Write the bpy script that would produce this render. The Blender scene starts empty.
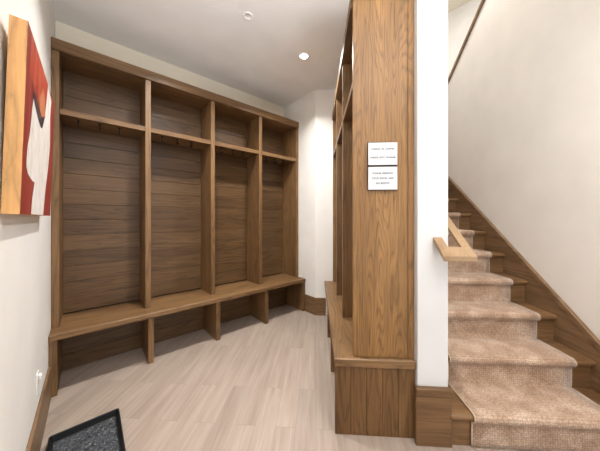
import bpy, bmesh, math, random
from mathutils import Vector, Matrix, noise as mnoise

random.seed(7)
S = bpy.context.scene
COL = S.collection
PI = math.pi

# ------------------------------------------------------------------ camera frame
FPX = 241.0                 # focal length in pixels of the 600 px wide photograph
CAM_H = 1.31
YAW = math.radians(3.8)
R45 = math.radians(45)
E_ = Vector((math.sin(R45), math.cos(R45), 0))      # along the wall of cubbies
N_ = Vector((-math.cos(R45), math.sin(R45), 0))     # towards the back of the cubbies


def SN(s, n, z=0.0):
    v = E_ * s + N_ * n
    return Vector((v.x, v.y, z))


# ------------------------------------------------------------------ materials
def lin(c):
    c = c / 255.0
    return c / 12.92 if c <= 0.04045 else ((c + 0.055) / 1.055) ** 2.4


def rgb(r, g, b):
    return (lin(r), lin(g), lin(b), 1.0)


class NT:
    def __init__(self, name, rough=0.5, spec=0.5):
        self.m = bpy.data.materials.new(name)
        self.m.use_nodes = True
        self.t = self.m.node_tree
        self.b = self.t.nodes['Principled BSDF']
        self.b.inputs['Roughness'].default_value = rough
        self.b.inputs['Specular IOR Level'].default_value = spec

    def n(self, kind, **kw):
        nd = self.t.nodes.new(kind)
        for k, v in kw.items():
            if k in nd.inputs:
                nd.inputs[k].default_value = v
            else:
                setattr(nd, k, v)
        return nd

    def l(self, a, ao, b, bi):
        self.t.links.new(a.outputs[ao], b.inputs[bi])

    def ramp(self, stops):
        r = self.n('ShaderNodeValToRGB')
        el = r.color_ramp.elements
        while len(el) < len(stops):
            el.new(0.5)
        for e, (p, c) in zip(el, stops):
            e.position = p
            e.color = c
        return r

    def mix(self, blend, fac):
        m = self.n('ShaderNodeMix')
        m.data_type = 'RGBA'
        m.blend_type = blend
        m.inputs[0].default_value = fac
        return m


def plain(name, col, rough=0.5, spec=0.4, bump=0.0, bscale=200.0, metal=0.0):
    k = NT(name, rough, spec)
    k.b.inputs['Metallic'].default_value = metal
    tc = k.n('ShaderNodeTexCoord')
    no = k.n('ShaderNodeTexNoise', Scale=3.0, Detail=3.0)
    k.l(tc, 'Object', no, 'Vector')
    lo = tuple(c * 0.96 for c in col[:3]) + (1,)
    hi = tuple(min(1, c * 1.03) for c in col[:3]) + (1,)
    r = k.ramp([(0.3, lo), (0.7, hi)])
    k.l(no, 'Fac', r, 'Fac')
    k.l(r, 'Color', k.b, 'Base Color')
    if bump:
        n2 = k.n('ShaderNodeTexNoise', Scale=bscale, Detail=2.0)
        k.l(tc, 'Object', n2, 'Vector')
        bp = k.n('ShaderNodeBump', Strength=bump, Distance=0.002)
        k.l(n2, 'Fac', bp, 'Height')
        k.l(bp, 'Normal', k.b, 'Normal')
    return k.m


def wood(name, dark, mid, light, axis='z', rough=0.42, rings=11.0, across=9.0, along=0.7, var=0.25,
         streak=0.35, line=0.45):
    """oak: grain runs along one local axis; contour lines of a stretched noise give the cathedral figure"""
    k = NT(name, rough, 0.4)
    tc = k.n('ShaderNodeTexCoord')
    geo = k.n('ShaderNodeNewGeometry')
    isl = k.n('ShaderNodeVectorMath', operation='SCALE')
    comb = k.n('ShaderNodeCombineXYZ')
    for i in 'XYZ':
        k.l(geo, 'Random Per Island', comb, i)
    k.l(comb, 'Vector', isl, 0)
    isl.inputs['Scale'].default_value = 17.3
    add = k.n('ShaderNodeVectorMath', operation='ADD')
    k.l(tc, 'Object', add, 0)
    k.l(isl, 'Vector', add, 1)

    def sc(a, c):
        v = [c, c, c]
        v['xyz'.index(axis)] = a
        mp = k.n('ShaderNodeMapping')
        mp.inputs['Scale'].default_value = v
        k.l(add, 'Vector', mp, 'Vector')
        return mp
    # cathedral
    m1 = sc(along, across)
    n1 = k.n('ShaderNodeTexNoise', Scale=1.0, Detail=1.5, Roughness=0.45)
    k.l(m1, 'Vector', n1, 'Vector')
    mul = k.n('ShaderNodeMath', operation='MULTIPLY')
    mul.inputs[1].default_value = rings
    k.l(n1, 'Fac', mul, 0)
    n1b = k.n('ShaderNodeTexNoise', Scale=1.0, Detail=3.0)
    m1b = sc(14, 60)
    k.l(m1b, 'Vector', n1b, 'Vector')
    mad = k.n('ShaderNodeMath', operation='MULTIPLY_ADD')
    mad.inputs[1].default_value = 0.5
    k.l(n1b, 'Fac', mad, 0)
    k.l(mul, 'Value', mad, 2)
    fr = k.n('ShaderNodeMath', operation='FRACT')
    k.l(mad, 'Value', fr, 0)
    ring = k.ramp([(0.0, (0, 0, 0, 1)), (0.22, (0.75, 0.75, 0.75, 1)), (0.7, (1, 1, 1, 1)), (1.0, (0.25, 0.25, 0.25, 1))])
    k.l(fr, 'Value', ring, 'Fac')
    # broad tone
    m2 = sc(0.7, 7.0)
    n2 = k.n('ShaderNodeTexNoise', Scale=1.0, Detail=4.0)
    k.l(m2, 'Vector', n2, 'Vector')
    tone = k.ramp([(0.25, dark), (0.5, mid), (0.78, light)])
    k.l(n2, 'Fac', tone, 'Fac')
    # fine pores
    m3 = sc(5.0, 210.0)
    n3 = k.n('ShaderNodeTexNoise', Scale=1.0, Detail=2.0)
    k.l(m3, 'Vector', n3, 'Vector')
    pore = k.ramp([(0.32, (0.35, 0.33, 0.3, 1)), (0.55, (1, 1, 1, 1))])
    k.l(n3, 'Fac', pore, 'Fac')
    a = k.mix('MULTIPLY', line)
    k.l(tone, 'Color', a, 6)
    k.l(ring, 'Color', a, 7)
    b = k.mix('MULTIPLY', streak)
    k.l(a, 2, b, 6)
    k.l(pore, 'Color', b, 7)
    hsv = k.n('ShaderNodeHueSaturation')
    mr = k.n('ShaderNodeMapRange')
    mr.inputs['To Min'].default_value = 1.0 - var
    mr.inputs['To Max'].default_value = 1.0 + var
    k.l(geo, 'Random Per Island', mr, 'Value')
    k.l(mr, 'Result', hsv, 'Value')
    k.l(b, 2, hsv, 'Color')
    k.l(hsv, 'Color', k.b, 'Base Color')
    bp = k.n('ShaderNodeBump', Strength=0.12, Distance=0.001)
    k.l(n3, 'Fac', bp, 'Height')
    k.l(bp, 'Normal', k.b, 'Normal')
    return k.m


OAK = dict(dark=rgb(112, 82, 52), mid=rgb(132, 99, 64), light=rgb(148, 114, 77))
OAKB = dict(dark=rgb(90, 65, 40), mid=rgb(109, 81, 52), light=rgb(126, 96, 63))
W_V = wood('oak_stained_vertical', axis='z', var=0.08, **OAK)
W_X = wood('oak_stained_lengthwise', axis='x', var=0.08, **OAK)
W_Y = wood('oak_stained_depthwise', axis='y', var=0.08, **OAK)
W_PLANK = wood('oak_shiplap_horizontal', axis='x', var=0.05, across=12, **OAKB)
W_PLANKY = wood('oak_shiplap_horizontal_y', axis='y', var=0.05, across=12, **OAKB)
OAKP = dict(dark=rgb(130, 94, 53), mid=rgb(149, 109, 63), light=rgb(163, 121, 72))
W_PANEL = wood('oak_end_panel', axis='z', var=0.03, rings=26, across=9, along=0.8, line=0.42, streak=0.55, **OAKP)
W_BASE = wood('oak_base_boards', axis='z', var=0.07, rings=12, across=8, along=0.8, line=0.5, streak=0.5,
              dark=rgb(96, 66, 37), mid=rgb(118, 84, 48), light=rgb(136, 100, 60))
W_RAIL = wood('oak_light_rail', axis='y', var=0.02, line=0.2, streak=0.25, rough=0.38,
              dark=rgb(140, 111, 80), mid=rgb(156, 126, 93), light=rgb(170, 140, 106))
W_CANVAS = wood('pine_picture_side', axis='z', var=0.03, rings=12, across=7, along=1.2, line=0.35, streak=0.15, rough=0.5,
                dark=rgb(208, 152, 92), mid=rgb(224, 172, 110), light=rgb(232, 188, 130))
W_TREAD = wood('oak_stair_tread', axis='x', var=0.08, line=0.3, dark=rgb(102, 73, 46), mid=rgb(122, 90, 58), light=rgb(138, 105, 70))
W_STR = wood('oak_stair_skirt', axis='y', var=0.03, rings=7, dark=rgb(116, 88, 61), mid=rgb(134, 104, 74), light=rgb(149, 118, 87))
W_CAP = wood('oak_wall_cap', axis='y', var=0.03, dark=rgb(112, 86, 64), mid=rgb(134, 106, 80), light=rgb(150, 120, 92))

M_WALL = plain('wall_paint_warm_white', rgb(238, 235, 230), 0.65, 0.25, 0.05, 350)
M_WALLCOL = plain('wall_paint_white', rgb(215, 214, 213), 0.6, 0.25, 0.05, 350)
M_STAIRWALL = plain('wall_paint_greige', rgb(232, 226, 218), 0.6, 0.25, 0.05, 350)
M_CREAM = plain('wall_paint_cream', rgb(234, 226, 208), 0.65, 0.25, 0.05, 350)
M_CEIL = plain('ceiling_paint', rgb(245, 244, 243), 0.8, 0.15, 0.04, 300)
M_WHITE = plain('white_plastic', rgb(238, 237, 234), 0.35, 0.5)
M_SIGN = plain('sign_face_white', rgb(208, 209, 212), 0.5, 0.3)
M_TEXT = plain('sign_lettering_grey', rgb(88, 86, 88), 0.6, 0.2)
M_SIGNEDGE = plain('sign_edge_dark', rgb(62, 50, 42), 0.5, 0.3)
M_HOOK = plain('dark_bronze', rgb(38, 32, 28), 0.35, 0.5, metal=0.6)
M_RUBBER = plain('black_rubber', rgb(18, 19, 20), 0.45, 0.5, 0.1, 500)


def floor_mat():
    k = NT('floor_wood_look_plank', 0.42, 0.4)
    tc = k.n('ShaderNodeTexCoord')
    sep = k.n('ShaderNodeSeparateXYZ')
    k.l(tc, 'Object', sep, 'Vector')
    cmb = k.n('ShaderNodeCombineXYZ')
    k.l(sep, 'Y', cmb, 'X')
    k.l(sep, 'X', cmb, 'Y')
    br = k.n('ShaderNodeTexBrick')
    br.offset = 0.37
    br.inputs['Scale'].default_value = 1.0
    br.inputs['Brick Width'].default_value = 0.92
    br.inputs['Row Height'].default_value = 0.128
    br.inputs['Mortar Size'].default_value = 0.0009
    br.inputs['Mortar Smooth'].default_value = 0.3
    br.inputs['Color1'].default_value = (0, 0, 0, 1)
    br.inputs['Color2'].default_value = (1, 1, 1, 1)
    br.inputs['Mortar'].default_value = (0.5, 0.5, 0.5, 1)
    k.l(cmb, 'Vector', br, 'Vector')
    off = k.n('ShaderNodeVectorMath', operation='MULTIPLY_ADD')
    off.inputs[1].default_value = (7, 13, 5)
    k.l(br, 'Color', off, 0)
    k.l(tc, 'Object', off, 2)
    mp = k.n('ShaderNodeMapping')
    mp.inputs['Scale'].default_value = (26, 1.5, 1)
    k.l(off, 'Vector', mp, 'Vector')
    n1 = k.n('ShaderNodeTexNoise', Scale=1.0, Detail=5.0, Roughness=0.6)
    k.l(mp, 'Vector', n1, 'Vector')
    r1 = k.ramp([(0.28, rgb(152, 135, 122)), (0.5, rgb(166, 150, 137)), (0.75, rgb(177, 162, 149))])
    k.l(n1, 'Fac', r1, 'Fac')
    mp2 = k.n('ShaderNodeMapping')
    mp2.inputs['Scale'].default_value = (150, 4, 1)
    k.l(off, 'Vector', mp2, 'Vector')
    n2 = k.n('ShaderNodeTexNoise', Scale=1.0, Detail=3.0)
    k.l(mp2, 'Vector', n2, 'Vector')
    r2 = k.ramp([(0.3, (0.72, 0.7, 0.68, 1)), (0.6, (1, 1, 1, 1))])
    k.l(n2, 'Fac', r2, 'Fac')
    a = k.mix('MULTIPLY', 0.35)
    k.l(r1, 'Color', a, 6)
    k.l(r2, 'Color', a, 7)
    hs = k.n('ShaderNodeHueSaturation')
    mr = k.n('ShaderNodeMapRange')
    mr.inputs['To Min'].default_value = 0.92
    mr.inputs['To Max'].default_value = 1.05
    k.l(br, 'Color', mr, 'Value')
    k.l(mr, 'Result', hs, 'Value')
    k.l(a, 2, hs, 'Color')
    mo = k.mix('MULTIPLY', 1.0)
    mr2 = k.ramp([(0.0, (1, 1, 1, 1)), (1.0, (0.62, 0.58, 0.55, 1))])
    k.l(br, 'Fac', mr2, 'Fac')
    k.l(hs, 'Color', mo, 6)
    k.l(mr2, 'Color', mo, 7)
    k.l(mo, 2, k.b, 'Base Color')
    bp = k.n('ShaderNodeBump', Strength=0.15, Distance=0.001)
    k.l(n2, 'Fac', bp, 'Height')
    k.l(bp, 'Normal', k.b, 'Normal')
    return k.m


def carpet_mat():
    k = NT('carpet_taupe', 0.95, 0.1)
    k.b.inputs['Sheen Weight'].default_value = 0.25
    tc = k.n('ShaderNodeTexCoord')
    n1 = k.n('ShaderNodeTexNoise', Scale=9.0, Detail=4.0, Distortion=0.3)
    k.l(tc, 'Object', n1, 'Vector')
    r1 = k.ramp([(0.34, rgb(180, 150, 126)), (0.5, rgb(198, 169, 145)), (0.64, rgb(213, 188, 166))])
    k.l(n1, 'Fac', r1, 'Fac')
    vo = k.n('ShaderNodeTexVoronoi', Scale=78.0)
    vo.inputs['Randomness'].default_value = 0.45
    k.l(tc, 'Object', vo, 'Vector')
    r2 = k.ramp([(0.1, (1.0, 1.0, 1.0, 1)), (0.7, (0.42, 0.38, 0.35, 1))])
    k.l(vo, 'Distance', r2, 'Fac')
    a = k.mix('MULTIPLY', 0.75)
    k.l(r1, 'Color', a, 6)
    k.l(r2, 'Color', a, 7)
    k.l(a, 2, k.b, 'Base Color')
    bp = k.n('ShaderNodeBump', Strength=0.6, Distance=0.004)
    bp.invert = True
    k.l(vo, 'Distance', bp, 'Height')
    k.l(bp, 'Normal', k.b, 'Normal')
    return k.m


def mat_pebble():
    k = NT('tray_mat_embossed_rubber', 0.5, 0.5)
    tc = k.n('ShaderNodeTexCoord')
    vo = k.n('ShaderNodeTexVoronoi', Scale=70.0)
    k.l(tc, 'Object', vo, 'Vector')
    r = k.ramp([(0.0, rgb(98, 102, 108)), (0.35, rgb(64, 68, 73)), (0.8, rgb(34, 36, 39))])
    k.l(vo, 'Distance', r, 'Fac')
    n2 = k.n('ShaderNodeTexNoise', Scale=95.0, Detail=1.0)
    k.l(tc, 'Object', n2, 'Vector')
    r2 = k.ramp([(0.66, (0, 0, 0, 1)), (0.72, (1, 1, 1, 1))])
    k.l(n2, 'Fac', r2, 'Fac')
    a = k.mix('MIX', 0.0)
    k.l(r2, 'Color', a, 0)
    k.l(r, 'Color', a, 6)
    a.inputs[7].default_value = rgb(150, 142, 132)
    k.l(a, 2, k.b, 'Base Color')
    bp = k.n('ShaderNodeBump', Strength=0.8, Distance=0.004)
    bp.invert = True
    k.l(vo, 'Distance', bp, 'Height')
    k.l(bp, 'Normal', k.b, 'Normal')
    return k.m


def paint(name, c1, c2, c3, sc=(6, 14, 3)):
    k = NT(name, 0.5, 0.35)
    tc = k.n('ShaderNodeTexCoord')
    mp = k.n('ShaderNodeMapping')
    mp.inputs['Scale'].default_value = sc
    k.l(tc, 'Object', mp, 'Vector')
    n = k.n('ShaderNodeTexNoise', Scale=1.0, Detail=5.0, Roughness=0.65)
    k.l(mp, 'Vector', n, 'Vector')
    r = k.ramp([(0.3, c1), (0.5, c2), (0.72, c3)])
    k.l(n, 'Fac', r, 'Fac')
    k.l(r, 'Color', k.b, 'Base Color')
    bp = k.n('ShaderNodeBump', Strength=0.2, Distance=0.002)
    k.l(n, 'Fac', bp, 'Height')
    k.l(bp, 'Normal', k.b, 'Normal')
    return k.m


def emit(name, col, st):
    m = bpy.data.materials.new(name)
    m.use_nodes = True
    t = m.node_tree
    b = t.nodes['Principled BSDF']
    b.inputs['Base Color'].default_value = col
    b.inputs['Emission Color'].default_value = col
    b.inputs['Emission Strength'].default_value = st
    return m


M_FLOOR = floor_mat()
M_CARPET = carpet_mat()
M_BIND = plain('carpet_binding', rgb(200, 178, 152), 0.9, 0.1)
M_MAT = mat_pebble()
M_RED = paint('paint_brick_red', rgb(124, 42, 32), rgb(146, 54, 42), rgb(164, 72, 54))
M_ORED = paint('paint_orange_red', rgb(150, 50, 38), rgb(180, 70, 48), rgb(196, 110, 76), (6, 22, 5))
M_PWHITE = paint('paint_off_white', rgb(208, 198, 188), rgb(230, 222, 214), rgb(242, 238, 234), (10, 16, 8))
M_PDARK = paint('paint_charcoal', rgb(44, 36, 40), rgb(66, 56, 60), rgb(92, 74, 72))
M_PORANGE = paint('paint_apricot', rgb(184, 84, 52), rgb(198, 122, 82), rgb(206, 160, 124), (6, 26, 4))
M_LENS = emit('downlight_lens_lit', (1.0, 0.95, 0.88, 1), 25.0)


# ------------------------------------------------------------------ mesh helpers
def box(bm, x0, x1, y0, y1, z0, z1, bev=0.0015):
    b2 = bmesh.new()
    bmesh.ops.create_cube(b2, size=1.0)
    for v in b2.verts:
        v.co = Vector((x0 + (v.co.x + .5) * (x1 - x0), y0 + (v.co.y + .5) * (y1 - y0), z0 + (v.co.z + .5) * (z1 - z0)))
    if bev:
        bmesh.ops.bevel(b2, geom=b2.edges[:], offset=bev, segments=1, affect='EDGES', profile=0.5)
    tmp = bpy.data.meshes.new('t')
    b2.to_mesh(tmp)
    b2.free()
    bm.from_mesh(tmp)
    bpy.data.meshes.remove(tmp)


def prism(bm, pts, vec, bev=0.0):
    """polygon of 3-D points swept along vec"""
    b2 = bmesh.new()
    vec = Vector(vec)
    lo = [b2.verts.new(Vector(p)) for p in pts]
    hi = [b2.verts.new(Vector(p) + vec) for p in pts]
    b2.faces.new(lo)
    b2.faces.new(list(reversed(hi)))
    n = len(pts)
    for i in range(n):
        j = (i + 1) % n
        b2.faces.new((lo[j], lo[i], hi[i], hi[j]))
    bmesh.ops.recalc_face_normals(b2, faces=b2.faces[:])
    if bev:
        bmesh.ops.bevel(b2, geom=b2.edges[:], offset=bev, segments=2, affect='EDGES', profile=0.5)
    tmp = bpy.data.meshes.new('t')
    b2.to_mesh(tmp)
    b2.free()
    bm.from_mesh(tmp)
    bpy.data.meshes.remove(tmp)


def lathe(bm, prof, seg=32, c=(0, 0, 0)):
    rings = []
    for r, z in prof:
        if r < 1e-6:
            rings.append([bm.verts.new((c[0], c[1], c[2] + z))])
        else:
            rings.append([bm.verts.new((c[0] + r * math.cos(2 * PI * i / seg), c[1] + r * math.sin(2 * PI * i / seg), c[2] + z)) for i in range(seg)])
    for a, b in zip(rings, rings[1:]):
        for i in range(seg):
            j = (i + 1) % seg
            if len(a) == 1 and len(b) == 1:
                continue
            if len(a) == 1:
                bm.faces.new((a[0], b[i], b[j]))
            elif len(b) == 1:
                bm.faces.new((a[i], b[0], a[j]))
            else:
                bm.faces.new((a[i], b[i], b[j], a[j]))
    bmesh.ops.recalc_face_normals(bm, faces=bm.faces[:])


def tube(bm, pts, r, seg=8):
    pts = [Vector(p) for p in pts]
    rings = []
    prev = None
    for i, p in enumerate(pts):
        d = (pts[min(i + 1, len(pts) - 1)] - pts[max(i - 1, 0)]).normalized()
        ref = prev if prev is not None else (Vector((1, 0, 0)) if abs(d.x) < 0.9 else Vector((0, 1, 0)))
        a = (ref - d * ref.dot(d)).normalized()
        prev = a
        b = d.cross(a)
        rr = r[i] if isinstance(r, (list, tuple)) else r
        rings.append([bm.verts.new(p + a * rr * math.cos(2 * PI * k / seg) + b * rr * math.sin(2 * PI * k / seg)) for k in range(seg)])
    for a, b in zip(rings, rings[1:]):
        for k in range(seg):
            j = (k + 1) % seg
            bm.faces.new((a[k], a[j], b[j], b[k]))
    bm.faces.new(list(reversed(rings[0])))
    bm.faces.new(rings[-1])
    bmesh.ops.recalc_face_normals(bm, faces=bm.faces[:])


def obj(name, bm, mats, parent=None, smooth=False):
    me = bpy.data.meshes.new(name)
    bm.to_mesh(me)
    bm.free()
    for m in (mats if isinstance(mats, (list, tuple)) else [mats]):
        me.materials.append(m)
    if smooth:
        for p in me.polygons:
            p.use_smooth = True
    o = bpy.data.objects.new(name, me)
    COL.objects.link(o)
    if parent:
        o.parent = parent
    return o


def boxes(name, lst, mat, parent=None, bev=0.0015):
    bm = bmesh.new()
    for b in lst:
        box(bm, *b, bev=bev)
    return obj(name, bm, mat, parent)


def tag(o, label, cat, group=None, kind=None):
    o['label'] = label
    o['category'] = cat
    if group:
        o['group'] = group
    if kind:
        o['kind'] = kind
    return o


def thing(name, label, cat, loc=(0, 0, 0), rot=(0, 0, 0), group=None):
    o = bpy.data.objects.new(name, None)
    o.empty_display_size = 0.1
    COL.objects.link(o)
    o.location = loc
    o.rotation_euler = rot
    return tag(o, label, cat, group)


def struct(name, bm, mat, label, cat, loc=None, rotz=0.0):
    o = obj(name, bm, mat)
    if loc is not None:
        o.location = loc
    o.rotation_euler = (0, 0, rotz)
    return tag(o, label, cat, None, 'structure')


# ------------------------------------------------------------------ the setting
ZC = 3.04            # mudroom ceiling
ZU = 5.2             # stairwell ceiling
SL = -0.222           # left wall plane (s)
NB = 3.0             # wall behind the cubbies (n)
SE = 2.302           # end wall plane (s)
YF = 3.262           # far frontal wall (Y)
XW0, XW1 = 0.590, 0.763   # wall between mudroom and stairs
YW = 1.447           # its end face
XR = 1.815            # right stair wall
YB = 4.95            # back of the stairwell
TH = 0.12


def poly_floor(pts, z0, z1):
    bm = bmesh.new()
    prism(bm, [(p[0], p[1], z0) for p in pts], (0, 0, z1 - z0))
    return bm


near = SN(SL - TH, -1.0)
flo = [near, SN(SL - TH, NB + TH), SN(SE + TH, NB + TH), (XW1, YF + 0.6), (XW1, YB + .1), (XR + TH, YB + .1), (XR + TH, -1.0)]
struct('floor', poly_floor(flo, -0.06, 0.0), M_FLOOR, 'pale greyish beige wood-look plank floor', 'floor')
cei = [near, SN(SL - TH, NB + TH), SN(SE + TH, NB + TH), (XW0 + .02, YF + 0.6), (XW0 + .02, 1.6), (XR + TH, 1.6), (XR + TH, -1.0)]
struct('ceiling', poly_floor(cei, ZC, ZC + 0.08), M_CEIL, 'smooth pale grey mudroom ceiling', 'ceiling')

bm = bmesh.new(); box(bm, SL - TH, SL, -1.0, NB, 0, ZC, 0)
struct('wall_left', bm, M_WALL, 'white left wall with the red painting', 'wall', (0, 0, 0), R45 * 1)
bm = bmesh.new(); box(bm, SL - TH, SE + TH, NB, NB + TH, 0, ZC, 0)
struct('wall_back', bm, M_CREAM, 'cream wall showing above the row of open cubbies', 'wall', (0, 0, 0), R45)
# end wall: its mudroom face is s = SE; the frontal wall meets it at X = 0
nend = (YF + 0.0 - SE * math.cos(R45)) / math.sin(R45)
bm = bmesh.new(); box(bm, SE, SE + TH, nend, NB, 0, ZC, 0)
struct('wall_end', bm, M_WALL, 'narrow white wall closing the far end of the cubbies', 'wall', (0, 0, 0), R45)
xc = SN(SE, nend).x
bm = bmesh.new(); box(bm, xc, XW0, YF, YF + TH, 0, ZC, 0)
struct('wall_far', bm, M_WALL, 'white far wall between the two cubby units', 'wall')
bm = bmesh.new(); box(bm, XW0, XW1, YW, YB, 0, ZU, 0.003)
struct('wall_stair_divider', bm, M_WALLCOL, 'white wall end standing like a pillar beside the stairs', 'wall')

# right wall with sloping top above the stairs
SLOPE_T = 0.69


def ztop(y):
    return 3.16 + SLOPE_T * (3.426 - y)


bm = bmesh.new()
prism(bm, [(XR, 0.35, 0), (XR, YB, 0), (XR, YB, ztop(YB)), (XR, 1.6, ztop(1.6)), (XR, 1.6, ZC), (XR, 0.35, ZC)], (TH, 0, 0))
struct('wall_right', bm, M_STAIRWALL, 'warm white wall rising beside the stairs on the right', 'wall')
bm = bmesh.new()
y0, y1 = 1.62, YB - 0.01
c0, c1 = XR - 0.02, XR + TH + 0.02
prism(bm, [(c0, y0, ztop(y0)), (c0, y1, ztop(y1)), (c0, y1, ztop(y1) + 0.05), (c0, y0, ztop(y0) + 0.05)], (c1 - c0, 0, 0), 0.003)
struct('trim_1', bm, W_CAP, 'slim brown sloping cap along the top of the right stair wall', 'trim')
bm = bmesh.new(); box(bm, XW1, XR + TH, 1.5, 1.6, ZC, ZU, 0)
struct('wall_header', bm, M_STAIRWALL, 'wall above the stair opening', 'wall')
bm = bmesh.new(); box(bm, XW0, 4.6, YB, YB + TH, 0, ZU, 0)
struct('wall_stairwell_back', bm, M_WALL, 'white wall at the back of the stairwell', 'wall')
# upper stairwell: an angled wall high up behind the sloping cap
pa = Vector((2.40, 4.871, 0)); di = Vector((0.7071, -0.7071, 0))
bm = bmesh.new()
p0, p1 = pa - di * 0.1, pa + di * 3.4
prism(bm, [(p0.x, p0.y, 2.2), (p1.x, p1.y, 2.2), (p1.x, p1.y, ZU), (p0.x, p0.y, ZU)], (0.085, 0.085, 0))
struct('wall_stairwell_upper', bm, M_WALL, 'white upper wall seen past the sloping brown cap', 'wall')
bm = bmesh.new(); box(bm, XW0, 4.8, 1.5, YB + TH, ZU, ZU + .08, 0)
struct('ceiling_stairwell', bm, M_CREAM, 'cream ceiling high over the stairs', 'ceiling')
bm = bmesh.new(); box(bm, XR + TH, 4.8, 1.5, YB + TH, 2.12, 2.2, 0)
struct('floor_upper', bm, M_FLOOR, 'upper landing floor behind the right stair wall', 'floor')

# baseboards
bm = bmesh.new(); box(bm, SL, SL + 0.016, -1.0, 2.512, 0, 0.235, 0.004)
struct('baseboard_left', bm, W_STR, 'tall stained oak baseboard along the left wall', 'baseboard', (0, 0, 0), R45)
bm = bmesh.new(); box(bm, SE - 0.014, SE, nend - 0.006, 2.51, 0, 0.235, 0.003)
struct('baseboard_end', bm, W_STR, 'short oak baseboard at the far end of the bench', 'baseboard', (0, 0, 0), R45)
bm = bmesh.new(); box(bm, xc - 0.006, 0.13, YF - 0.014, YF, 0, 0.235, 0.003)
struct('baseboard_far', bm, W_X, 'oak baseboard on the white far wall', 'baseboard')
bm = bmesh.new()
box(bm, 0.574, XW1 + 0.012, YW - 0.022, YW - 0.0005, 0, 0.286, 0.003)
box(bm, 0.572, XW1 + 0.016, YW - 0.031, YW - 0.0005, 0.292, 0.335, 0.003)
struct('baseboard_pillar', bm, W_TREAD, 'oak plinth with cap strip at the foot of the white wall end', 'baseboard')


# ------------------------------------------------------------------ left cubbies
ZB = 0.455      # bench top
ZT = 2.705      # top of crown
SH0, SH1 = 2.128, 2.173   # hat shelf
NF = 2.662       # upper front
NBF = 2.503     # bench front
PT = 0.045
loc = thing('cubby_unit', 'long stained oak wall of four open cubbies with bench, on the left', 'built-in lockers', (0, 0, 0), (0, 0, R45))
x0, x1 = SL + 0.002, SE - 0.002
nb = NB - 0.002
# upper back: shiplap boards
bay = (x1 - x0 - 5 * PT) / 4
parts_x = [x0 + i * (bay + PT) for i in range(5)]


def shiplap(a0, a1, b, z0, z1, first, step, plane='x', gap=0.0022, th=0.016):
    """horizontal boards against a back plane"""
    out = []
    z = first
    while z > z0:
        z -= step
    while z < z1:
        lo, hi = max(z, z0), min(z + step - gap, z1)
        if hi - lo > 0.01:
            if plane == 'x':
                out.append((a0, a1, b - th, b, lo, hi))
            else:
                out.append((b - th, b, a0, a1, lo, hi))
        z += step
    return out


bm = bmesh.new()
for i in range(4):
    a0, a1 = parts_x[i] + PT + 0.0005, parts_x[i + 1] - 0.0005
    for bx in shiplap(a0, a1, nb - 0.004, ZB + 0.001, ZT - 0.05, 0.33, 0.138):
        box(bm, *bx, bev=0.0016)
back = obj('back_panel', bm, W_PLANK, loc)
bm = bmesh.new(); box(bm, x0, x1, nb - 0.004, nb, 0.002, ZT - 0.05, 0)
obj('backing', bm, M_HOOK, back)
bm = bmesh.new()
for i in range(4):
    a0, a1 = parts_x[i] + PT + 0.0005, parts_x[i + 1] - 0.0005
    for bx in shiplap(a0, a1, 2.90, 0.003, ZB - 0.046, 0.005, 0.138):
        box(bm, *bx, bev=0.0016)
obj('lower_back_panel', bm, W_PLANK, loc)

for i in range(5):
    boxes('upright_panel', [(parts_x[i], parts_x[i] + PT, NF, nb - 0.005, ZB + 0.0005, ZT - 0.09)], W_V, loc)
    boxes('bench_support', [(parts_x[i] + .001, parts_x[i] + PT - .001, NBF + 0.012, nb - 0.005, 0.001, ZB - 0.046)], W_V, loc)
boxes('top_board', [(x0, x1, NF + 0.03, nb - 0.005, ZT - 0.089, ZT - 0.04)], W_X, loc)
boxes('crown_rail', [(x0, x1, NF - 0.012, NF + 0.029, ZT - 0.088, ZT)], W_X, loc, 0.003)
boxes('bench_top', [(x0, x1, NBF, nb - 0.005, ZB - 0.045, ZB)], W_X, loc, 0.004)
hook_proto = None
for i in range(4):
    a0, a1 = parts_x[i] + PT + 0.0005, parts_x[i + 1] - 0.0005
    boxes('hat_shelf', [(a0, a1, NF + 0.004, nb - 0.022, SH0, SH1)], W_X, loc, 0.002)
    for k in range(3):
        hx = a0 + bay * (0.19 + 0.24 * k + 0.0)
        hy = NF + 0.065
        if hook_proto is None:
            bm = bmesh.new()
            lathe(bm, [(0, 0), (0.013, 0), (0.013, -0.005), (0.006, -0.008), (0, -0.008)], 16, (0, 0, 0))
            tube(bm, [(0, 0, -0.004), (0, 0, -0.03), (0, -0.004, -0.046), (0, -0.016, -0.056), (0, -0.03, -0.052), (0, -0.036, -0.04)],
                 [0.005, 0.0045, 0.0045, 0.0045, 0.0045, 0.0055], 10)
            tube(bm, [(0, 0, -0.03), (0, 0.01, -0.045), (0, 0.024, -0.05), (0, 0.03, -0.038)], [0.0045, 0.0045, 0.0045, 0.0055], 10)
            h = obj('coat_hook', bm, M_HOOK, loc, True)
            hook_proto = h
        else:
            h = hook_proto.copy()
            COL.objects.link(h)
            h.parent = loc
        h.location = (hx, hy, SH0 + 0.0005)
        h['label'] = 'dark metal coat hook under the hat shelf'

# ------------------------------------------------------------------ right cubbies (seen end on)
ZR = 0.464
rc = thing('cubby_unit', 'stained oak cubby unit seen end on, its end panel carrying two signs', 'built-in lockers', (0, 0, 0))
XF = 0.226                    # upper front face
XBF = 0.112                   # bench front
XB = XW0 - 0.002
Y0 = 1.49
YE = YF - 0.002
yp = [Y0, 2.065, 2.655, YE - PT]      # partitions
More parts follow.
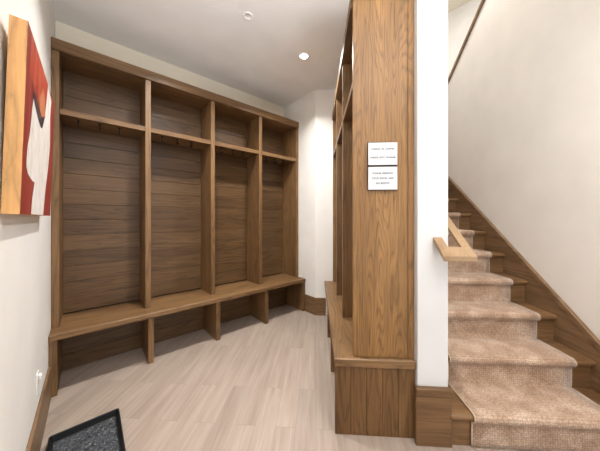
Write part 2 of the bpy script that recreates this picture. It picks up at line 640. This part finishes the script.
# end panel (towards the camera)
boxes('end_panel', [(XF, 0.551, Y0, Y0 + 0.03, ZR + 0.0005, 2.646)], W_PANEL, rc, 0.002)
boxes('scribe_strip', [(0.5525, XB, Y0 - 0.001, Y0 + 0.03, ZR + 0.0005, 2.646)], W_PANEL, rc, 0.002)
for y in yp[1:]:
    boxes('upright_panel', [(XF, XB - 0.02, y, y + PT, ZR + 0.0005, 2.617)], W_V, rc)
for y in yp[1:3]:
    boxes('bench_support', [(XBF + 0.014, XB - 0.02, y, y + PT, 0.001, ZR - 0.046)], W_V, rc)
for i in range(3):
    ya = (Y0 + 0.0305) if i == 0 else yp[i] + PT + .0005
    boxes('hat_shelf', [(XF + 0.003, XB - 0.02, ya, yp[i + 1] - .0005, SH0, SH1)], W_Y, rc, 0.002)
bm = bmesh.new()
for i in range(3):
    ya = (Y0 + 0.0305) if i == 0 else yp[i] + PT + .0005
    for bx in shiplap(ya, yp[i + 1] - .0005, XB - 0.002, ZR + 0.001, 2.617, 0.33, 0.138, 'y'):
        box(bm, *bx, bev=0.0016)
obj('back_panel', bm, W_PLANKY, rc)
boxes('top_board', [(XF + 0.03, XB, Y0 + 0.031, YE, 2.618, 2.66)], W_Y, rc)
bm = bmesh.new()
box(bm, XF - 0.012, XF + 0.029, Y0 + 0.031, YE, 2.6185, ZT, 0.003)
obj('crown_rail', bm, W_Y, rc)
boxes('crown_return', [(XF - 0.012, XB, Y0 - 0.014, Y0 - 0.0005, 2.645, ZT)], W_X, rc, 0.003)
boxes('bench_top', [(XBF, XB, Y0 - 0.021, YE, ZR - 0.045, ZR)], W_Y, rc, 0.004)
boxes('bench_nosing', [(XBF - .001, XB - .001, Y0 - 0.032, Y0 - 0.0215, ZR - 0.046, ZR + .0005)], W_X, rc, 0.003)
# vertical boards under the bench end
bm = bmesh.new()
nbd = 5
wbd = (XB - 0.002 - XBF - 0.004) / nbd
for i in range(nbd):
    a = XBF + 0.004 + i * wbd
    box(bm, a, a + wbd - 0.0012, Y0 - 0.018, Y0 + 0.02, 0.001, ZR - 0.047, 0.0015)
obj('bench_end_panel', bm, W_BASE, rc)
boxes('lower_back_panel', [(XB - 0.02, XB, Y0 + 0.021, YE, 0.002, ZR - 0.047)], W_PLANKY, rc)


# ------------------------------------------------------------------ signs
def text_mesh(name, lines, size, w_target, mat, parent, z_lines, y):
    """lettering laid flat on a face looking towards -Y"""
    for (txt, wt), z in zip(lines, z_lines):
        bm = bmesh.new()
        cu = bpy.data.curves.new('txt', 'FONT')
        cu.body = txt
        cu.align_x = 'CENTER'
        cu.size = size
        cu.space_character = 1.25
        cu.extrude = 0.0004
        cu.offset = 0.0004
        ob = bpy.data.objects.new('txt', cu)
        COL.objects.link(ob)
        dg = bpy.context.evaluated_depsgraph_get()
        me = bpy.data.meshes.new_from_object(ob.evaluated_get(dg))
        xs = [v.co.x for v in me.vertices]
        ww = max(xs) - min(xs)
        cx = (max(xs) + min(xs)) / 2
        k = wt / ww
        for v in me.vertices:
            X, Z, D = (v.co.x - cx) * k, v.co.y, v.co.z
            v.co = (X, y - D, z + Z)
        bm.from_mesh(me)
        bpy.data.meshes.remove(me)
        bpy.data.objects.remove(ob)
        bpy.data.curves.remove(cu)
        obj(name, bm, mat, parent)


def sign(x0, x1, z0, z1, label, lines, zl, size):
    cx = (x0 + x1) / 2
    t = thing('wall_sign', label, 'sign', (cx, Y0 - 0.0005, z0), group='white signs on the oak end panel')
    w, h = x1 - x0, z1 - z0
    boxes('sign_edge', [(-w / 2, w / 2, -0.016, 0, 0, h)], M_SIGNEDGE, t, 0.001)
    f = boxes('sign_face', [(-w / 2 + .002, w / 2 - .001, -0.0175, -0.0155, .003, h - .003)], M_SIGN, t, 0.0005)
    text_mesh('lettering', lines, size, 0, M_TEXT, t, zl, -0.0178)
    return t


sign(0.311, 0.485, 1.625, 1.765, 'upper white rectangular sign with two lines of grey lettering',
     [('CHECK IN 4:00PM', 0.130), ('CHECK OUT 10:00AM', 0.148)], [0.093, 0.043], 0.0145)
sign(0.311, 0.485, 1.477, 1.619, 'lower white rectangular sign with three lines of grey lettering',
     [('PLEASE REMOVE', 0.118), ('YOUR SHOES AND', 0.128), ('SKI BOOTS', 0.078)], [0.096, 0.066, 0.036], 0.0145)

# ------------------------------------------------------------------ painting on the left wall
PZ0, PZ1, PN0, PN1, PD = 1.324, 1.995, 1.25, 2.09, 0.043
pc = (PN0 + PN1) / 2
paint_t = thing('canvas_painting', 'abstract red painting with a white figure on a thick pale wood panel', 'painting',
                SN(SL + 0.0015, pc, PZ0), (0, math.radians(1.6), R45))
hw, ph = (PN1 - PN0) / 2, PZ1 - PZ0
bm = bmesh.new()
box(bm, 0, PD, -hw, -hw + 0.02, 0, ph, 0.001)
box(bm, 0, PD, hw - 0.02, hw, 0, ph, 0.001)
box(bm, 0, PD, -hw + 0.02, hw - 0.02, 0, 0.02, 0.001)
box(bm, 0, PD, -hw + 0.02, hw - 0.02, ph - 0.02, ph, 0.001)
box(bm, 0.004, PD - 0.001, -hw + 0.02, hw - 0.02, 0.02, ph - 0.02, 0)
obj('wood_panel', bm, W_CANVAS, paint_t)

# painted shapes, in metres on the face: (distance from the near edge, height)
def pic(x, y):
    s = SL + 0.0015 + PD + 0.006
    u = (x - 300) / FPX
    d = s / (u * 0.7524 + 0.6587)
    n = d * (-0.6587 * u + 0.7524)
    z = CAM_H + (218 - y) / FPX * d
    return (min(max(n, PN0), PN1) - pc, min(max(z, PZ0), PZ1) - PZ0)


bm = bmesh.new()


def face(pts, mi, lift):
    vs = [bm.verts.new((PD + lift, a, b)) for a, b in pts]
    es = [bm.edges.new((vs[i], vs[(i + 1) % len(vs)])) for i in range(len(vs))]
    r = bmesh.ops.triangle_fill(bm, edges=es, use_beauty=True)
    for f in r['geom']:
        if isinstance(f, bmesh.types.BMFace):
            f.material_index = mi
            f.normal_update()
            if f.normal.x < 0:
                f.normal_flip()


q = [(-hw, 0), (hw, 0), (hw, ph), (-hw, ph)]
face(q, 0, 0.0004)
face([pic(*p) for p in [(26.5, 24), (44, 81), (43.5, 108), (40, 112), (34, 95), (30.5, 84), (26, 70)]], 1, 0.0008)
white = [(44.2, 82), (48, 100.5), (47.5, 118), (48.4, 145), (47.5, 167), (45.7, 190), (44.5, 215), (32.8, 214), (33.3, 198), (35, 182),
         (33, 181), (30.6, 177.5), (28, 173), (26.3, 166), (26.3, 155), (26.8, 145), (28.5, 131), (29.4, 116), (29.8, 106), (30.6, 97), (35, 110), (39, 122), (42, 117), (43.4, 100)]
face([pic(*p) for p in white], 2, 0.0012)
face([pic(*p) for p in [(36, 97), (39.5, 86), (42, 100), (42.4, 114), (39.7, 118.5), (37, 108)]], 4, 0.0016)
face([pic(*p) for p in [(29.8, 89), (33, 96), (36, 107), (39.5, 117), (42.4, 115), (40.2, 127.6), (38.6, 127), (36.5, 121), (33, 108), (30.6, 98)]], 3, 0.0020)
obj('painted_face', bm, [M_RED, M_ORED, M_PWHITE, M_PDARK, M_PORANGE], paint_t)

# ------------------------------------------------------------------ outlet on the left wall
ot = thing('electrical_outlet', 'white wall outlet low on the left wall above the baseboard', 'outlet', SN(SL + 0.0005, 2.0, 0.322), (0, 0, R45))
boxes('face_plate', [(0, 0.006, -0.036, 0.036, 0, 0.116)], M_WHITE, ot, 0.002)
boxes('socket', [(0.0062, 0.009, -0.017, 0.017, 0.014, 0.050)], M_WHITE, ot, 0.0015)
boxes('plug', [(0.0062, 0.020, -0.014, 0.014, 0.072, 0.104)], M_WHITE, ot, 0.005)

# ------------------------------------------------------------------ boot tray
tray_s0, tray_s1, tray_n0, tray_n1 = -0.176, 0.151, 1.16, 2.008
tt = thing('boot_tray', 'black rubber boot tray on the floor against the left baseboard', 'tray',
           SN((tray_s0 + tray_s1) / 2, (tray_n0 + tray_n1) / 2, 0.0005), (0, 0, R45))
a, b = (tray_s1 - tray_s0) / 2, (tray_n1 - tray_n0) / 2
bm = bmesh.new()


def ring_loop(bm, hx, hy, z, r=0.012, seg=5):
    vs = []
    for cx, cy, st in ((hx - r, hy - r, 0), (-hx + r, hy - r, 90), (-hx + r, -hy + r, 180), (hx - r, -hy + r, 270)):
        for k in range(seg + 1):
            an = math.radians(st + 90 * k / seg)
            vs.append(bm.verts.new((cx + r * math.cos(an), cy + r * math.sin(an), z)))
    return vs


prof = [(0.004, 0.0), (0.0, 0.004), (0.0, 0.042), (0.002, 0.045), (0.007, 0.045), (0.009, 0.042), (0.014, 0.008), (0.02, 0.006)]
loops = [ring_loop(bm, a - o, b - o, z) for o, z in prof]
for l0, l1 in zip(loops, loops[1:]):
    n = len(l0)
    for i in range(n):
        bm.faces.new((l0[i], l0[(i + 1) % n], l1[(i + 1) % n], l1[i]))
bm.faces.new(loops[-1])
bm.faces.new(list(reversed(loops[0])))
bmesh.ops.recalc_face_normals(bm, faces=bm.faces[:])
obj('tray_rim', bm, M_RUBBER, tt)
bm = bmesh.new()
gx, gy = 70, 190
ax, ay = a - 0.022, b - 0.022
grid = []
for j in range(gy + 1):
    row = []
    for i in range(gx + 1):
        x, y = -ax + 2 * ax * i / gx, -ay + 2 * ay * j / gy
        w = mnoise.noise(Vector((x * 38, y * 38, 0.3)))
        w2 = mnoise.noise(Vector((x * 90, y * 90, 4.3)))
        h = max(0, 1 - abs(w) * 4.5) * 0.004 + max(0, w2) * 0.003
        edge = min(i, gx - i, j, gy - j)
        if edge == 0:
            h = 0
        row.append(bm.verts.new((x, y, 0.0065 + h)))
    grid.append(row)
for j in range(gy):
    for i in range(gx):
        bm.faces.new((grid[j][i], grid[j][i + 1], grid[j + 1][i + 1], grid[j + 1][i]))
m = obj('embossed_mat', bm, M_MAT, tt)
m['label'] = 'grey embossed pebbled tray bottom'

# ------------------------------------------------------------------ stairs
RS, GO = 0.1945, 0.2495       # rise and going
YN1 = 1.417                  # first nosing
NS = 12
XS0, XS1 = XW1 + 0.002, 1.793
TT = 0.034                   # tread thickness
OV = 0.03                    # nosing overhang
st = thing('staircase', 'stained oak staircase climbing along the right wall', 'staircase', (0, 0, 0))


def yn(k):
    return YN1 + (k - 1) * GO


for k in range(1, NS + 1):
    yr = yn(k) + OV
    zt = k * RS
    bm = bmesh.new()
    box(bm, XS0, XS1, yr, yr + 0.02, max(0.001, (k - 1) * RS + .0005), zt - TT - .0005, 0)
    obj('riser', bm, W_TREAD, st)
    bm = bmesh.new()
    pr = []
    nseg = 6
    rr = 0.0155
    y_n = yn(k)
    yend = yn(k + 1) + OV - 0.0005 if k < NS else YB - 0.003
    pr.append((yend, zt - TT)); pr.append((yend, zt))
    for i in range(nseg + 1):
        an = math.radians(90 + 90 * i / nseg)
        pr.append((y_n + rr + rr * math.cos(an), zt - rr + rr * math.sin(an)))
    for i in range(nseg + 1):
        an = math.radians(180 + 90 * i / nseg)
        pr.append((y_n + rr + rr * math.cos(an), zt - TT + rr + rr * math.sin(an)))
    xl = XS0 if k == 1 else XS0
    prism(bm, [(xl, y, z) for y, z in pr], (XS1 - xl, 0, 0))
    obj('tread', bm, W_TREAD, st)

# skirt board on the right wall and its moulded cap
SK = 0.771


def zsk(y):
    return 0.512 + SK * (y - 1.644) if y > 1.1 else 0.0


ys, ye = 0.985, yn(NS)
bm = bmesh.new()
prism(bm, [(1.794, ys, 0.001), (1.794, 1.5, 0.001), (1.794, ye, zsk(ye) - 0.4), (1.794, ye, zsk(ye) - 0.046), (1.794, 1.25, 0.512 + SK * (1.25 - 1.644) - 0.046), (1.794, ys, max(0.03, 0.512 + SK * (ys - 1.644)) - .0)],
      (XR - 1.794 - 0.001, 0, 0))
obj('skirt_board', bm, W_STR, st)
bm = bmesh.new()
za, zb_ = 0.512 + SK * (1.03 - 1.644), zsk(ye)
prism(bm, [(1.784, 1.03, za - 0.044), (1.784, ye, zb_ - 0.044), (1.784, ye, zb_), (1.784, 1.03, za)], (XR - 1.784 - 0.0015, 0, 0), 0.003)
obj('skirt_cap', bm, W_RAIL if False else W_STR, st)

# carpet runner
RX0, RX1 = 0.888, 1.664
path = []
CT = 0.010
for k in range(1, NS + 1):
    yr = yn(k) + OV
    zt = k * RS
    zb = (k - 1) * RS + (0.001 if k == 1 else CT)
    y_n = yn(k)
    yr_c = yr - 0.0015
    if k == 1:
        path.append((yr_c, 0.002))
    else:
        path.append((yr_c, zb - CT + 0.0015))
    nsub = 4
    for i in range(1, nsub + 1):
        path.append((yr_c, zb + (zt - TT - 0.014 - zb) * i / nsub))
    path.append((yr_c - 0.006, zt - TT - 0.006))
    # round the nosing
    rc_ = TT / 2 + 0.002
    cy, cz = y_n + rc_ - 0.003, zt - TT / 2 + 0.0005
    for i in range(9):
        an = math.radians(262 - i * (172 / 8))
        path.append((cy + rc_ * math.cos(an), cz + rc_ * math.sin(an)))
    y_end = yn(k + 1) + OV - 0.0015 if k < NS else YB - 0.02
    for i in range(1, 6):
        path.append((cy + (y_end - cy) * i / 6, zt + 0.0015))
path.append((YB - 0.02, NS * RS + 0.0015))
# outer offset
outer = []
for i, p in enumerate(path):
    a_, b_ = path[max(i - 1, 0)], path[min(i + 1, len(path) - 1)]
    t = Vector((b_[0] - a_[0], b_[1] - a_[1]))
    t.normalize()
    nrm = Vector((-t.y, t.x))
    outer.append((p[0] + nrm.x * CT, p[1] + nrm.y * CT))
bm = bmesh.new()
nx = 10
rows_o = [[bm.verts.new((RX0 + (RX1 - RX0) * i / nx, y, z)) for i in range(nx + 1)] for y, z in outer]
rows_i = [[bm.verts.new((RX0 + (RX1 - RX0) * i / nx, y, z)) for i in (0, nx)] for y, z in path]
for j in range(len(outer) - 1):
    for i in range(nx):
        bm.faces.new((rows_o[j][i], rows_o[j][i + 1], rows_o[j + 1][i + 1], rows_o[j + 1][i]))
    bm.faces.new((rows_i[j][0], rows_o[j][0], rows_o[j + 1][0], rows_i[j + 1][0]))
    bm.faces.new((rows_o[j][nx], rows_i[j][1], rows_i[j + 1][1], rows_o[j + 1][nx]))
    bm.faces.new((rows_i[j][1], rows_i[j][0], rows_i[j + 1][0], rows_i[j + 1][1]))
bm.faces.new([rows_i[0][0], rows_i[0][1]] + list(reversed(rows_o[0])))
bm.faces.new([rows_i[-1][1], rows_i[-1][0]] + rows_o[-1])
bmesh.ops.recalc_face_normals(bm, faces=bm.faces[:])
run = thing('stair_runner', 'taupe carpet runner with looped pile laid down the middle of the stairs', 'carpet runner', (0, 0, 0))
obj('carpet', bm, M_CARPET, run, True)
for xx in (RX0, RX1):
    bm = bmesh.new()
    tube(bm, [(xx, (p[0] * .4 + o[0] * .6), (p[1] * .4 + o[1] * .6)) for p, o in zip(path, outer)], 0.0048, 6)
    obj('edge_binding', bm, M_BIND, run, True)

# ------------------------------------------------------------------ handrail wrapping the wall end
HY0 = 1.325
def zh(y):
    return 1.107 + 0.771 * (y - HY0)


HT = 0.028
ho = [(0.676, YW - 0.0015), (0.676, HY0), (0.848, HY0), (0.848, 4.2), (0.800, 4.2), (0.800, HY0 + 0.058), (0.727, HY0 + 0.058), (0.727, YW - 0.0015)]
bm = bmesh.new()
prism(bm, [(x, y, zh(y) - HT) for x, y in ho], (0, 0, HT), 0.003)
hr = thing('handrail', 'light oak handrail returning around the end of the white wall', 'handrail', (0, 0, 0))
obj('rail', bm, W_RAIL, hr)
for yb in (1.75, 2.75, 3.75):
    bm = bmesh.new()
    zc = zh(yb) - HT
    tube(bm, [(XW1 + 0.001, yb, zc - 0.07), (XW1 + 0.03, yb, zc - 0.065), (0.826, yb, zc - 0.04), (0.826, yb, zc + 0.003)], 0.007, 10)
    obj('bracket', bm, M_HOOK, hr, True)

# ------------------------------------------------------------------ ceiling fittings
dl = thing('recessed_downlight', 'lit round recessed downlight in the mudroom ceiling', 'ceiling light', (-0.128, 2.571, ZC))
bm = bmesh.new()
lathe(bm, [(0.052, -0.0005), (0.054, -0.004), (0.050, -0.007), (0.042, -0.006), (0.040, -0.0015)], 40)
obj('trim_ring', bm, M_WHITE, dl, True)
bm = bmesh.new()
lathe(bm, [(0.0, -0.003), (0.03, -0.003), (0.04, -0.0015)], 40)
obj('lens', bm, M_LENS, dl, True)
bm = bmesh.new()
lathe(bm, [(0.042, -0.0005), (0.042, -0.003), (0.039, -0.005), (0.031, -0.005), (0.030, -0.0035), (0, -0.0035)], 36)
o = obj('ceiling_cover_plate', bm, M_CEIL, None, True)
o.location = (-0.581, 2.03, ZC)
tag(o, 'small round pale cover plate flush in the ceiling, unlit', 'cover plate')
bm = bmesh.new()
lathe(bm, [(0.026, 0.0), (0.026, 0.006), (0.02, 0.014), (0.008, 0.018), (0, 0.018)], 28)
o = obj('wall_sensor', bm, M_WHITE, None, True)
p = SN(SE - 0.0005, 2.655, 2.99)
o.location = p
o.rotation_euler = (0, -PI / 2, R45)
tag(o, 'small round white sensor high on the end wall under the ceiling', 'sensor')


# ------------------------------------------------------------------ lights
def area(name, loc, size, power, col=(1, 0.98, 0.95), rot=(0, 0, 0), shape='DISK', spread=180, size_y=None):
    L = bpy.data.lights.new(name, 'AREA')
    L.shape = shape
    L.size = size
    if size_y:
        L.size_y = size_y
    L.energy = power
    L.color = col
    L.spread = math.radians(spread)
    o = bpy.data.objects.new(name, L)
    o.location = loc
    o.rotation_euler = rot
    COL.objects.link(o)
    return o


area('ceiling_area_light', (-0.128, 2.571, ZC - 0.012), 0.09, 24, spread=130)
area('ceiling_area_light', tuple(SN(0.66, 1.9, ZC - 0.012)), 0.09, 24, spread=130)
area('ceiling_area_light', (0.95, -0.35, ZC - 0.012), 0.09, 7, spread=140)  # unseen light added behind the camera as weak fill from above
area('uplight_fill', (0.95, -0.4, 1.8), 0.8, 54, col=(1, 0.99, 0.98), rot=(PI - 0.55, 0, math.radians(48)), spread=92)  # no such fixture: upward fill added behind the camera to brighten the ceiling
area('ceiling_area_light', (1.35, 0.85, ZC - 0.012), 0.09, 9, spread=140)  # unseen light added to brighten the stairs and the right wall
area('stairwell_fill', (1.2, 2.6, ZU - 0.05), 0.7, 42, col=(1, 0.96, 0.92))  # unseen fill added high over the flight to light the stairs
area('stairwell_fill', (2.9, 3.0, ZU - 0.05), 0.5, 30, col=(1, 0.97, 0.94))  # second unseen fill, added to light the space past the sloping cap
w = bpy.data.worlds.new('World')
w.use_nodes = True
w.node_tree.nodes['Background'].inputs['Color'].default_value = (0.93, 0.96, 1, 1)
w.node_tree.nodes['Background'].inputs['Strength'].default_value = 1.6
S.world = w

# ------------------------------------------------------------------ camera
cd = bpy.data.cameras.new('Camera')
cd.sensor_fit = 'HORIZONTAL'
cd.sensor_width = 36
cd.lens = FPX / 600 * 36
cd.shift_y = -7.5 / 600
cd.clip_start = 0.02
cam = bpy.data.objects.new('Camera', cd)
cam.location = (0, 0, CAM_H)
cam.rotation_euler = (PI / 2, 0, YAW)
COL.objects.link(cam)
S.camera = cam
S.view_settings.view_transform = 'Standard'
S.view_settings.look = 'None'
S.view_settings.exposure = 0.02
